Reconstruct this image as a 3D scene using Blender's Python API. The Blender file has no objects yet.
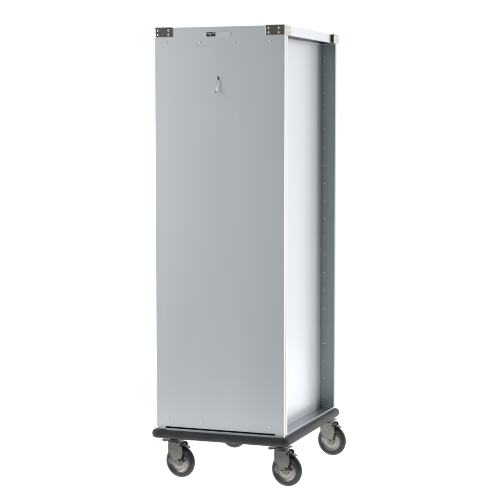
import bpy, bmesh, math
from math import radians as R, sin, cos, pi
from mathutils import Vector, Matrix

# ------------------------------------------------------------------ camera
C = bpy.context.scene
cam_d = bpy.data.cameras.new('camera'); cam = bpy.data.objects.new('camera', cam_d)
C.collection.objects.link(cam); C.camera = cam
cam.location = (2.35121527, -5.36688406, 1.16852101)
_yaw, _pit = -0.350537470, 0.0796202519
_d = Vector((sin(_yaw)*cos(_pit), cos(_yaw)*cos(_pit), -sin(_pit)))
cam.rotation_euler = _d.to_track_quat('-Z', 'Y').to_euler()
cam_d.sensor_width = 36; cam_d.lens = 1512.97814/500*36
cam_d.clip_start = .05; cam_d.clip_end = 200
C.view_settings.view_transform = 'Standard'; C.view_settings.look = 'None'
C.view_settings.exposure = 0; C.view_settings.gamma = 1

# ------------------------------------------------------------------ studio light: white cove ahead, darker room behind the camera
w = bpy.data.worlds.new('World'); C.world = w; w.use_nodes = True
nt = w.node_tree; N = nt.nodes; L = nt.links; N.clear()
tc = N.new('ShaderNodeTexCoord'); sx = N.new('ShaderNodeSeparateXYZ'); L.new(tc.outputs['Generated'], sx.inputs[0])
at = N.new('ShaderNodeMath'); at.operation = 'ARCTAN2'; L.new(sx.outputs['X'], at.inputs[0]); L.new(sx.outputs['Y'], at.inputs[1])
mr = N.new('ShaderNodeMapRange'); L.new(at.outputs[0], mr.inputs[0])
mr.inputs[1].default_value = -pi; mr.inputs[2].default_value = pi
cr = N.new('ShaderNodeValToRGB'); L.new(mr.outputs[0], cr.inputs[0])
WORLD = [(-180, .10), (-156, .10), (-138, .55), (-115, 1), (-60, 1), (50, 1), (78, .50), (100, .12), (180, .14)]
el = cr.color_ramp.elements
while len(el) > 1: el.remove(el[-1])
for i, (a, v) in enumerate(WORLD):
    e = el[0] if i == 0 else el.new((a+180)/360)
    e.position = (a+180)/360
    e.color = (v*.975, v*.99, v, 1) if v < .9 else (v, v, v, 1)
bg = N.new('ShaderNodeBackground'); bg.inputs[1].default_value = 1.06; L.new(cr.outputs[0], bg.inputs[0])
wo = N.new('ShaderNodeOutputWorld'); L.new(bg.outputs[0], wo.inputs[0])

FLOOR = -.192
def area(name, loc, target, sx_, sy_, power, col=(1, 1, 1)):
    l = bpy.data.lights.new(name, 'AREA'); l.shape = 'RECTANGLE'; l.size = sx_; l.size_y = sy_; l.energy = power; l.color = col
    o = bpy.data.objects.new(name, l); C.collection.objects.link(o); o.location = loc
    o.rotation_euler = (Vector(target)-Vector(loc)).to_track_quat('-Z', 'Y').to_euler(); return o
# lamp field added under the floor to keep it white and shadowless
area('added_underfloor_lamp', (.1, 1.45, FLOOR-.012), (.1, 1.45, FLOOR-1), 4.66, 3.56, 4.66*3.56*4.5)
bpy.data.objects['added_underfloor_lamp'].rotation_euler = (pi, 0, 0)
# tall area light added at left to brighten and grade the back panel
area('added_fill_light', (-2.3, -1.7, 1.15), (.1, 0, .75), .9, 2.2, 21, (.97, .985, 1))
# unseen area light added on the right to fill the recessed side
area('added_fill_light', (2.6, 2.3, 1.0), (.5, .3, .75), 1.0, 2.2, 22)

# ------------------------------------------------------------------ materials
def mat(name, col, rough=.5, metal=0., bump=0., bscale=200., var=0., vscale=6., stretch=(1, 1, 1), coat=0.):
    m = bpy.data.materials.new(name); m.use_nodes = True
    n = m.node_tree.nodes; l = m.node_tree.links; b = n['Principled BSDF']
    b.inputs['Base Color'].default_value = (*col, 1); b.inputs['Roughness'].default_value = rough
    b.inputs['Metallic'].default_value = metal; b.inputs['Coat Weight'].default_value = coat
    t = n.new('ShaderNodeTexCoord'); mp = n.new('ShaderNodeMapping'); mp.inputs['Scale'].default_value = stretch
    l.new(t.outputs['Object'], mp.inputs[0])
    if var:
        z = n.new('ShaderNodeTexNoise'); z.inputs['Scale'].default_value = vscale; z.inputs['Detail'].default_value = 5
        l.new(mp.outputs[0], z.inputs['Vector'])
        r = n.new('ShaderNodeMapRange'); r.inputs[1].default_value = .3; r.inputs[2].default_value = .7
        r.inputs[3].default_value = max(.02, rough-var); r.inputs[4].default_value = rough+var
        l.new(z.outputs['Fac'], r.inputs[0]); l.new(r.outputs[0], b.inputs['Roughness'])
    if bump:
        z = n.new('ShaderNodeTexNoise'); z.inputs['Scale'].default_value = bscale; z.inputs['Detail'].default_value = 3
        l.new(mp.outputs[0], z.inputs['Vector'])
        u = n.new('ShaderNodeBump'); u.inputs['Strength'].default_value = bump; u.inputs['Distance'].default_value = .001
        l.new(z.outputs['Fac'], u.inputs['Height']); l.new(u.outputs[0], b.inputs['Normal'])
    return m
M = {}
M['alu']   = mat('satin_aluminium', (.905, .955, .985), .56, 1., .02, 500, .03, 5, (1, 1, .15))
def grain(m, sx_, amt, ramt):
    n = m.node_tree.nodes; l = m.node_tree.links; b = n['Principled BSDF']
    t = n.new('ShaderNodeTexCoord'); mp = n.new('ShaderNodeMapping'); mp.inputs['Scale'].default_value = (sx_, sx_, .35)
    l.new(t.outputs['Object'], mp.inputs[0]); z = n.new('ShaderNodeTexNoise'); z.inputs['Scale'].default_value = 1; z.inputs['Detail'].default_value = 6; z.inputs['Roughness'].default_value = .7
    l.new(mp.outputs[0], z.inputs['Vector'])
    c = b.inputs['Base Color'].default_value[:]; mx = n.new('ShaderNodeMix'); mx.data_type = 'RGBA'
    mx.inputs[6].default_value = tuple(v*(1-amt) for v in c[:3])+(1,); mx.inputs[7].default_value = tuple(min(1, v*(1+amt)) for v in c[:3])+(1,)
    l.new(z.outputs['Fac'], mx.inputs[0]); l.new(mx.outputs[2], b.inputs['Base Color'])
grain(M['alu'], 55, .028, 0)
M['side']  = mat('smooth_aluminium', (.80, .82, .86), .32, .38, .015, 500, .02, 5, (1, 1, .15))
M['post']  = mat('anodised_post', (.39, .445, .455), .42, 1.)
M['tray']  = mat('deck_sheet', (.42, .44, .48), .38, 1., .02, 400)
M['rail']  = mat('rail_aluminium', (.72, .74, .775), .24, 1.)
M['cap']   = mat('cast_nickel', (.64, .615, .555), .17, 1., .08, 350, .05, 40)
M['rivet'] = mat('rivet_steel', (.85, .86, .87), .22, 1.)
M['hookm'] = mat('hook_wire', (.66, .68, .70), .34, 1.)
M['zinc']  = mat('stainless_caster', (.20, .195, .182), .27, 1., .05, 300, .06, 60)
M['hub']   = mat('pressed_hub', (.30, .285, .262), .33, .92, .05, 200)
M['tyre']  = mat('grey_rubber', (.022, .022, .024), .5, 0., .15, 400)
M['bump']  = mat('vinyl_bumper', (.045, .048, .053), .58, 0., .06, 500, .05, 30)
M['bump'].node_tree.nodes['Principled BSDF'].inputs['Specular IOR Level'].default_value = .3
M['black'] = mat('black_plastic', (.012, .012, .013), .4)
M['plate'] = mat('pale_foil', (.98, .975, .95), .80, 1.)
M['foil2'] = mat('pale_foil_light', (1, 1, 1), .80, 1.)
def dust(m, scale, lo, hi, col, amt):
    n = m.node_tree.nodes; l = m.node_tree.links; b = n['Principled BSDF']
    t = n.new('ShaderNodeTexCoord'); z = n.new('ShaderNodeTexNoise'); z.inputs['Scale'].default_value = scale; z.inputs['Detail'].default_value = 8; z.inputs['Roughness'].default_value = .7
    l.new(t.outputs['Object'], z.inputs['Vector']); q = n.new('ShaderNodeMapRange')
    q.inputs[1].default_value = lo; q.inputs[2].default_value = hi; q.inputs[4].default_value = amt; l.new(z.outputs['Fac'], q.inputs[0])
    mx = n.new('ShaderNodeMix'); mx.data_type = 'RGBA'; mx.inputs[6].default_value = b.inputs['Base Color'].default_value[:]; mx.inputs[7].default_value = (*col, 1)
    l.new(q.outputs[0], mx.inputs[0]); l.new(mx.outputs[2], b.inputs['Base Color'])
dust(M['bump'], 22, .52, .75, (.13, .13, .13), .35); dust(M['tyre'], 45, .5, .75, (.12, .115, .105), .4)
dust(M['hub'], 40, .5, .8, (.20, .18, .155), .6); dust(M['zinc'], 60, .5, .8, (.11, .10, .09), .5)
M['deck']  = mat('rail_shade_dark', (.20, .21, .23), .5, 1.)  # dark tone stands in for shade in the cavity under the rail

# ------------------------------------------------------------------ helpers
def new_obj(name, bm, m=None, parent=None, smooth=30):
    me = bpy.data.meshes.new(name); bmesh.ops.recalc_face_normals(bm, faces=bm.faces[:])
    bm.to_mesh(me); bm.free()
    if smooth:
        for p in me.polygons: p.use_smooth = True
        try: me.set_sharp_from_angle(angle=R(smooth))
        except Exception: pass
        area_ = [p.area for p in me.polygons]; lim = 6e-5; big = {}
        for p in me.polygons:                       # keep every large flat face truly flat
            if p.area > lim or len(p.vertices) > 4:
                for k in p.edge_keys: big[k] = 1
        if big and name not in ('tyre', 'wheel_hub', 'bumper'):
            at_ = me.attributes.get('sharp_edge') or me.attributes.new('sharp_edge', 'BOOLEAN', 'EDGE')
            for e in me.edges:
                if e.key in big: at_.data[e.index].value = True
    o = bpy.data.objects.new(name, me); C.collection.objects.link(o)
    if m: me.materials.append(m)
    if parent: o.parent = parent
    return o
def bevel(bm, r, seg=2, edges=None, ang=30):
    es = edges if edges is not None else [e for e in bm.edges if len(e.link_faces) == 2 and e.calc_face_angle(0) > R(ang)]
    if r: bmesh.ops.bevel(bm, geom=es, offset=r, segments=seg, profile=.5, affect='EDGES', clamp_overlap=True)
def merge(bm, other):
    me = bpy.data.meshes.new('tmp'); other.to_mesh(me); other.free(); bm.from_mesh(me); bpy.data.meshes.remove(me)
def box(bm, x0, x1, y0, y1, z0, z1, r=0., seg=2):
    b = bmesh.new(); bmesh.ops.create_cube(b, size=1)
    for v in b.verts: v.co = Vector(((x0+x1)/2+v.co.x*(x1-x0), (y0+y1)/2+v.co.y*(y1-y0), (z0+z1)/2+v.co.z*(z1-z0)))
    bevel(b, r, seg); merge(bm, b); return bm
def prism(bm, pts, axis, a0, a1, r=0., seg=2):
    """polygon pts in the plane normal to axis, extruded from a0 to a1"""
    b = bmesh.new()
    def mk(p, a): return {'x': (a, p[0], p[1]), 'y': (p[0], a, p[1]), 'z': (p[0], p[1], a)}[axis]
    f = b.faces.new([b.verts.new(mk(p, a0)) for p in pts])
    e = bmesh.ops.extrude_face_region(b, geom=[f])
    dv = Vector(mk((0, 0), a1-a0))
    for v in e['geom']:
        if isinstance(v, bmesh.types.BMVert): v.co += dv
    bmesh.ops.recalc_face_normals(b, faces=b.faces[:]); bevel(b, r, seg); merge(bm, b); return bm
def lathe(bm, prof, n=64, mtx=Matrix()):
    """prof: (radius, height) pairs, turned about local Z"""
    b = bmesh.new(); rings = []
    for r, h in prof:
        if r < 1e-6: rings.append([b.verts.new((0, 0, h))])
        else: rings.append([b.verts.new((r*cos(2*pi*i/n), r*sin(2*pi*i/n), h)) for i in range(n)])
    for A, B in zip(rings, rings[1:]):
        for i in range(n):
            j = (i+1) % n
            if len(A) == 1: b.faces.new((A[0], B[i], B[j]))
            elif len(B) == 1: b.faces.new((A[i], A[j], B[0]))
            else: b.faces.new((A[i], A[j], B[j], B[i]))
    b.transform(mtx); merge(bm, b); return bm
def tube(bm, pts, r, n=10, flat=1.):
    """swept round rod through pts (Vectors)"""
    b = bmesh.new(); pts = [Vector(p) for p in pts]; rings = []; up = Vector((0.13, .31, .94)).normalized()
    for i, p in enumerate(pts):
        t = (pts[min(i+1, len(pts)-1)]-pts[max(i-1, 0)]).normalized()
        a = t.cross(up).normalized(); c = a.cross(t)
        rings.append([b.verts.new(p+a*r*cos(2*pi*k/n)+c*r*flat*sin(2*pi*k/n)) for k in range(n)])
    for A, B in zip(rings, rings[1:]):
        for i in range(n): b.faces.new((A[i], A[(i+1) % n], B[(i+1) % n], B[i]))
    b.faces.new(rings[0]); b.faces.new(rings[-1][::-1]); merge(bm, b); return bm
def arc(cx, cy, r, a0, a1, n=8): return [(cx+r*cos(R(a0+(a1-a0)*i/n)), cy+r*sin(R(a0+(a1-a0)*i/n))) for i in range(n+1)]

W, D, H = .5258, .6653, 1.555
REC = .062            # recess of the side walls behind the corner posts

# ------------------------------------------------------------------ the setting: an added translucent floor, lit from below to stay white without shadows
fm = bpy.data.materials.new('backlit_white_floor'); fm.use_nodes = True; n = fm.node_tree.nodes; n.clear()
tr = n.new('ShaderNodeBsdfTranslucent'); tr.inputs[0].default_value = (.9, .9, .9, 1)
df = n.new('ShaderNodeBsdfDiffuse'); df.inputs[0].default_value = (.85, .85, .85, 1)
mx = n.new('ShaderNodeMixShader'); mx.inputs[0].default_value = .25; oo = n.new('ShaderNodeOutputMaterial')
fm.node_tree.links.new(tr.outputs[0], mx.inputs[1]); fm.node_tree.links.new(df.outputs[0], mx.inputs[2]); fm.node_tree.links.new(mx.outputs[0], oo.inputs[0])
b = bmesh.new(); vs = [b.verts.new(p) for p in ((-2.2, -.30, FLOOR), (2.4, -.30, FLOOR), (2.4, 3.2, FLOOR), (-2.2, 3.2, FLOOR))]; b.faces.new(vs)
fl = new_obj('floor', b, fm, smooth=0); fl['kind'] = 'structure'

# ------------------------------------------------------------------ the cart
cart = bpy.data.objects.new('cabinet_cart', None); C.collection.objects.link(cart)
cart.empty_display_size = .2
cart['label'] = 'tall enclosed aluminium cabinet cart with riveted back panel, dark bumper and four swivel casters'
cart['category'] = 'cart'
cart.location = (0, 0, FLOOR)
def part(name, bm, m, parent=None, smooth=30):
    o = new_obj(name, bm, m, parent or cart, smooth)
    if parent is None: o.location = (0, 0, -FLOOR)     # parts are modelled with z=0 at the deck
    return o

# back panel: folded sheet with clipped corners and the drain slot along its foot
b = bmesh.new()
pts = [(0, .014), (.004, .010), (.010, .001), (.0396, .001), (.0396, .0128), (.4912, .0128), (.4912, .001), (.4912, -.0012), (W-.001, -.0012), (W, .001),
       (W, H-.037), (W-.004, H-.034), (W-.004, H), (.004, H), (.004, H-.034), (0, H-.040)]
prism(b, pts, 'y', 0, .0165, .0014, 2)
back = part('back_panel', b, M['alu'])
# rivets: low domes
def rivet_mesh(r, h, n=20):
    b = bmesh.new()
    lathe(b, [(r, -.001), (r, h*.25), (r*.8, h*.72), (r*.42, h*.95), (0, h)], n)
    me = bpy.data.meshes.new('rivet'); bmesh.ops.recalc_face_normals(b, faces=b.faces[:]); b.to_mesh(me); b.free()
    for p in me.polygons: p.use_smooth = True
    return me
def rivets(parent, me, m, spots, rot):
    if not me.materials: me.materials.append(m)
    for p in spots:
        o = bpy.data.objects.new('rivet', me); C.collection.objects.link(o); o.parent = parent
        o.location = p; o.rotation_euler = rot
BACK = (R(90), 0, 0); RIGHT = (0, R(90), 0); LEFT = (0, R(-90), 0)
rm = rivet_mesh(.0040, .0013)
rivets(back, rm, M['alu'], [(x, 0, z) for x, z in ((.0468, 1.4965), (.189, 1.4965), (.3275, 1.4965), (.470, 1.4965),
       (.0505, .0415), (.190, .0415), (.3315, .0400), (.468, .0395))], BACK)

# maker's plate: black badge with pale mark, then a pale foil strip
b = bmesh.new(); box(b, .2135, .3125, -.0008, .001, 1.5185, 1.5345, 0)
lab = part('name_plate', b, M['plate'], back)
b = bmesh.new(); box(b, .2135, .2495, -.0016, -.0006, 1.5185, 1.5345, .0006, 1); part('badge', b, M['black'], back)
b = bmesh.new()
def stroke(pts, wd):
    for (x0, z0), (x1, z1) in zip(pts, pts[1:]):
        d = Vector((x1-x0, z1-z0)); k = Vector((-d.y, d.x)).normalized()*wd/2
        prism(b, [(x0+k.x, z0+k.y), (x1+k.x, z1+k.y), (x1-k.x, z1-k.y), (x0-k.x, z0-k.y)], 'y', -.0022, -.0014)
stroke([(.2165, 1.5302), (.2245, 1.5316), (.2272, 1.5285), (.2225, 1.5262)], .0024)
stroke([(.2262, 1.5316), (.2345, 1.5272)], .0022); stroke([(.2330, 1.5262), (.2285, 1.5200)], .0022)
stroke([(.2352, 1.5308), (.2440, 1.5322), (.2468, 1.5290), (.2410, 1.5268)], .0024)
part('badge_mark', b, M['plate'], back)
b = bmesh.new()
box(b, .2790, .3085, -.0012, -.0006, 1.5205, 1.5325)
part('plate_field', b, M['foil2'], back)

b = bmesh.new(); box(b, .030, W-.030, .0172, .0190, .0014, .040); part('slot_shade_sheet', b, M['black'], back)  # black sheet standing in for the shade inside the slot

# hanging hook on the back
b = bmesh.new(); rr = [Vector((.2578, 0, 0))]
prism(b, [(.2545, 1.3545), (.2612, 1.3545), (.2612, 1.366), (.2578, 1.3685), (.2545, 1.366)], 'y', -.003, 0, .0008, 1)
lathe(b, [(.0030, 0), (.0030, .003), (0, .0042)], 16, Matrix.Translation((.2578, -.003, 1.3615)) @ Matrix.Rotation(R(90), 4, 'X'))
tube(b, [(.2578, -.004, 1.357), (.2580, -.008, 1.351), (.2582, -.0088, 1.340), (.2580, -.0085, 1.322), (.2576, -.0083, 1.313),
         (.2566, -.0105, 1.3065), (.2558, -.0150, 1.3055), (.2553, -.0185, 1.309)], .0014, 10)
lathe(b, [(0, -.0035), (.0024, -.0026), (.0036, 0), (.0024, .0026), (0, .0035)], 16, Matrix.Translation((.2553, -.0190, 1.3095)))
part('hook', b, M['hookm'], back)

# side walls set back behind the posts
for nm, x0, x1 in (('side_panel', W-REC-.002, W-REC), ('side_panel', REC, REC+.002)):
    b = bmesh.new(); box(b, x0, x1, .030, D-.010, .0012, H-.036); part(nm, b, M['side'])

# rear posts: edge lip plus hidden return behind the back panel
for s in (0, 1):
    X = (lambda x: W-x) if s else (lambda x: x)
    b = bmesh.new()
    prism(b, [(X(0.0004), .0205), (X(.0004), .0400), (X(.0030), .0400), (X(.0030), .0260), (X(REC-.001), .0260), (X(REC-.001), .0235), (X(.0100), .0235), (X(.0100), .0205)], 'z', .0070, H-.0365, .0005, 1)
    part('corner_post', b, M['rail'])
    # seam strip between panel edge and post
    b = bmesh.new()
    # front post: flange facing the back of the cart, stepped, with its thin outer edge
    prism(b, [(X(REC), D-.011), (X(.031), D-.011), (X(.031), D-.0145), (X(.0008), D-.0145), (X(.0002), D-.013), (X(.0002), D+.000), (X(REC), D+.000)], 'z', .0070, H-.0365, .0005, 1)
    fp = part('corner_post', b, M['post'])
    rivets(fp, bpy.data.meshes.get('rivet_small') or rivet_mesh(.0033, .0014, 14), M['rivet'],
           [(X(.0463), D-.011, 1.4690-.0747*k) for k in range(20)], BACK)

# roof frame rails and roof sheet
def rail(X):
    b = bmesh.new()
    prism(b, [(X(.0005), H-.0355), (X(.0005), H), (X(REC+.002), H), (X(REC+.002), H-.0028), (X(.0035), H-.0028), (X(.0035), H-.0355)], 'y', .0170, D, .0007, 1)
    return b
for X in (lambda x: W-x, lambda x: x):
    b = bmesh.new(); x0, x1 = sorted((X(REC), X(REC+.002))); box(b, x0, x1, .018, D-.002, H-.0350, H-.003)
    x0, x1 = sorted((X(.0040), X(REC))); box(b, x0, x1, .018, D-.012, H-.0290, H-.0270)
    part('rail_shade_liner', b, M['deck'])  # dark liner added to draw the shadow line below the rail
b = rail(lambda x: W-x)
part('top_rail', b, M['rail'])
b = rail(lambda x: x); part('top_rail', b, M['rail'])
b = bmesh.new(); box(b, REC+.0025, W-REC-.0025, .0170, D, H-.020, H-.002, .0008); part('roof', b, M['alu'])
# front door (away from the camera)
b = bmesh.new(); box(b, REC*.3, W-REC*.3, D+.0015, D+.018, .010, H-.040, .003); door = part('door', b, M['alu'])
b = bmesh.new()
tube(b, [(.09, D+.017, .78), (.09, D+.045, .79), (.09, D+.050, .82), (.09, D+.050, .90), (.09, D+.045, .93), (.09, D+.017, .94)], .006, 12)
part('handle', b, M['zinc'], door)

# corner caps
def cap(fx, fy, lx, ly, proud, pback):
    """L-shaped cast cap wrapping one top corner. built for corner at origin, legs along -x (length lx) and +y (length ly), then mirrored"""
    t = .0045; r = .005; a = proud; p = pback
    out = [(-lx, -p)] + [(a-r+x_, -p+r+y_) for x_, y_ in arc(0, 0, r, -90, 0, 8)] + [(a, ly), (-t, ly), (-t, .010), (-.010, .0005), (-lx, .0005)]
    b = bmesh.new(); prism(b, [(fx(x), fy(y)) for x, y in out], 'z', H-.0355, H+.0012, .0012, 2)
    # top web closing the corner
    prism(b, [(fx(x), fy(y)) for x, y in [(-lx*.9, .004), (-.004, .004), (-.004, ly*.95)]], 'z', H+.0003, H+.0022)
    return part('corner_cap', b, M['cap'])
rs = rivet_mesh(.0050, .0026, 18); rc = rivet_mesh(.0042, .0014, 18)
ZR = (H-.0100, H-.0262)
c = cap(lambda x: W+x-.0008, lambda y: y, .0735, .078, .0012, .0022)
rivets(c, rs, M['rivet'], [(x, -.0022, z) for x in (W-.0610, W-.0195) for z in ZR], BACK)
rivets(c, rc, M['cap'], [(W+.0004, y, z) for y in (.022, .060) for z in ZR], RIGHT)
c = cap(lambda x: .0008-x, lambda y: y, .0735, .078, .0012, .0022)
rivets(c, rs, M['rivet'], [(x, -.0022, z) for x in (.0165, .0595) for z in ZR], BACK)
rivets(c, rc, M['cap'], [(-.0004, y, z) for y in (.022, .060) for z in ZR], LEFT)
c = cap(lambda x: W+x, lambda y: D-y, .0735, .060, .0085, .010)
rivets(c, rc, M['cap'], [(W+.0085, y, z) for y in (D-.014, D-.045) for z in ZR], RIGHT)
c = cap(lambda x: -x, lambda y: D-y, .0735, .060, .0085, .010)
rivets(c, rc, M['cap'], [(-.0085, y, z) for y in (D-.014, D-.045) for z in ZR], LEFT)

for x0, x1 in ((W+.0002, W+.0088), (-.0088, -.0002)):
    b = bmesh.new(); box(b, x0, x1, D-.0680, D-.0602, H-.0335, H-.0015, .001); part('cap_edge_shade', b, M['zinc'])  # dark strip in place of the shaded rear-facing edge of the cap
# base deck with a raised lip all round
b = bmesh.new(); box(b, .004, W-.004, .004, D-.004, -.034, .001)
deck = part('base_deck', b, M['tray'])
b = bmesh.new()
box(b, W-.0042, W-.0004, .0168, D, -.003, .0066, .0008); box(b, .0004, .0042, .0168, D, -.003, .0066, .0008)
box(b, .0045, W-.0045, D-.0038, D, -.003, .0066, .0008)
part('deck_lip', b, M['rail'])
b = bmesh.new(); box(b, .0405, .4903, .0003, .0040, -.003, .0062, .0005); part('deck_lip', b, M['alu'])

# bumper: half-round vinyl extrusion swept round the deck with rounded corners
b = bmesh.new(); path = []
rad = .030; o_ = .0205
for cx, cy, a0 in ((W+o_-rad, -o_+rad, -90), (W+o_-rad, D+o_-rad, 0), (-o_+rad, D+o_-rad, 90), (-o_+rad, -o_+rad, 180)):
    for k in range(13):
        a = R(a0+90*k/12); path.append((Vector((cx, cy, 0)), Vector((cos(a), sin(a), 0))))
prof = []   # (outward offset from outer line, z)
zt, zb = -.0015, -.0335
prof += [(-.024, zt), (-.0115, zt)]
for k in range(1, 12):
    a = R(90-180*k/12); prof.append((-.0115+.0115*cos(a), (zt+zb)/2+(zt-zb)/2*(abs(sin(a))**.85)*(1 if sin(a) > 0 else -1)))
prof += [(-.0115, zb), (-.024, zb)]
rings = []
for cc, nn in path: rings.append([b.verts.new(cc+nn*(rad+q[0])+Vector((0, 0, q[1]))) for q in prof])
for i in range(len(rings)):
    A, B = rings[i], rings[(i+1) % len(rings)]
    for k in range(len(prof)): b.faces.new((A[k], B[k], B[(k+1) % len(prof)], A[(k+1) % len(prof)]))
part('bumper', b, M['bump'], smooth=50)

# ------------------------------------------------------------------ casters
WR, TR = .0635, .0290                    # wheel radius, trail
ZM = -.0430                              # underside mount height
WC = FLOOR-ZM+WR                         # wheel centre, local z
def caster(x, y, ang, brake):
    # fork: two tapering legs joined by a crown
    b = bmesh.new()
    leg = [(-.0135, -.0085), (-.0150, -.030), (-.0135, WC*.62), (-.004, WC*.82), (TR-.0135, WC+.0020)] + arc(TR, WC, .0135, 190, 350, 8) + \
          [(TR+.0140, WC+.012), (TR+.0200, WC*.70), (.0510, -.036), (.0480, -.0135), (.0400, -.0085)]
    for s in (-1, 1): prism(b, leg, 'y', s*.0225-.0014, s*.0225+.0014, .0009, 1)
    box(b, -.0168, .0372, -.0215, .0215, -.0115, -.0080, .0008)
    lathe(b, [(0, -.0085), (.0215, -.0085), (.0235, -.0065), (.0235, -.0045), (.0200, -.0028), (0, -.0028)], 40)
    # flared rib down the leg
    for s in (-1, 1): tube(b, [(-.0120, s*.0240, -.014), (-.0115, s*.0240, WC*.6), (.004, s*.0240, WC*.9)], .0016, 8)
    o = part('caster', b, M['zinc']); o.location = (x, y, -FLOOR+ZM); o.rotation_euler = (0, 0, R(ang))
    def sub(name, bm, m, sm=30): return new_obj(name, bm, m, o, sm)
    inv = Matrix.Rotation(R(-ang), 4, 'Z')
    # mounting plate, square to the deck, with bolts and spacer
    b = bmesh.new(); box(b, -.040, .040, -.032, .032, -.0040, .0012, .0010, 1)
    for i in (-1, 1):
        for j in (-1, 1): lathe(b, [(0, -.0075), (.0048, -.0075), (.0055, -.0065), (.0055, -.0029), (0, -.0029)], 6, Matrix.Translation((i*.031, j*.024, 0)))
    box(b, -.012, .012, -.012, .012, .0011, .0092); b.transform(inv); sub('mounting_plate', b, M['zinc'])
    RX = Matrix.Translation((TR, 0, WC)) @ Matrix.Rotation(R(90), 4, 'X')
    b = bmesh.new(); hw = .0160
    prof = [(.0455, -hw*.80), (.0500, -hw*.92), (.0545, -hw*.86), (.0590, -hw*.66), (.0622, -hw*.38), (WR, -hw*.12), (WR, hw*.12), (.0622, hw*.38), (.0590, hw*.66), (.0545, hw*.86), (.0500, hw*.92), (.0455, hw*.80), (.0450, 0), (.0455, -hw*.80)]
    lathe(b, prof, 96, RX); sub('tyre', b, M['tyre'], 50)
    b = bmesh.new()
    for s in (-1, 1):
        lathe(b, [(.0458, s*hw*.74), (.0440, s*hw*.78), (.0425, s*hw*.66), (.0400, s*hw*.52), (.0250, s*hw*.50), (.0185, s*hw*.62), (.0150, s*hw*1.05), (.0115, s*hw*1.10), (.0110, s*.0205), (0, s*.0205)], 72, RX)
    sub('wheel_hub', b, M['hub'], 45)
    b = bmesh.new()
    lathe(b, [(0, -.0285), (.0052, -.0285), (.0068, -.0272), (.0068, -.0240), (.0095, -.0238), (.0095, .0238), (.0068, .0240), (.0068, .0272), (.0052, .0285), (0, .0285)], 6, RX)
    sub('axle_bolt', b, M['zinc'])
    # swivel stop: black knob and curved tab over the tyre
    b = bmesh.new(); lathe(b, [(0, -.005), (.0040, -.005), (.0048, -.004), (.0048, .004), (.0040, .005), (0, .005)], 20, Matrix.Translation((.0455, -.0255, -.0185)) @ Matrix.Rotation(R(90), 4, 'X'))
    box(b, .032, .046, -.0130, .0130, -.0225, -.0125, .002); sub('stop_block', b, M['black'])
    b = bmesh.new(); n = 5
    q = [(TR+(WR+.0045)*cos(R(a)), WC+(WR+.0045)*sin(R(a))) for a in [70-i*4.0 for i in range(n)]]
    q2 = [(TR+(WR+.0068)*cos(R(a)), WC+(WR+.0068)*sin(R(a))) for a in [70-i*4.0 for i in range(n)]]
    prism(b, q+q2[::-1], 'y', -.0110, .0110, .0006, 1); sub('brake_tab', b, M['zinc'])
    if brake:
        b = bmesh.new(); y_ = -.0300
        tube(b, [(TR-.0390, y_+.004, WC+.0060), (TR-.0330, y_, WC+.0035), (TR-.0180, y_, WC+.0010), (TR, y_-.001, WC-.001), (TR+.0170, y_, WC+.0020), (TR+.0280, y_+.002, WC+.0070)], .0030, 10, 1.)
        tube(b, [(TR-.0400, y_+.003, WC+.0090), (TR-.0385, y_+.003, WC-.0040), (TR-.0300, y_+.002, WC-.0085), (TR-.0160, y_+.001, WC-.0060)], .0019, 8)
        lathe(b, [(0, -.0035), (.0100, -.0035), (.0120, -.0020), (.0120, .0020), (0, .0020)], 24, Matrix.Translation((TR, y_+.003, WC)) @ Matrix.Rotation(R(90), 4, 'X'))
        sub('brake_lever', b, M['zinc'])
        b = bmesh.new(); box(b, TR+.0260, TR+.0360, y_-.002, y_+.006, WC+.0040, WC+.0130, .0025)
        sub('brake_pad', b, M['black'])
    return o
for x, y, br in ((.4985, .038, 1), (.0585, .038, 1), (.4985, .6255, 0), (.0585, .6255, 0)): caster(x, y, -9, br)
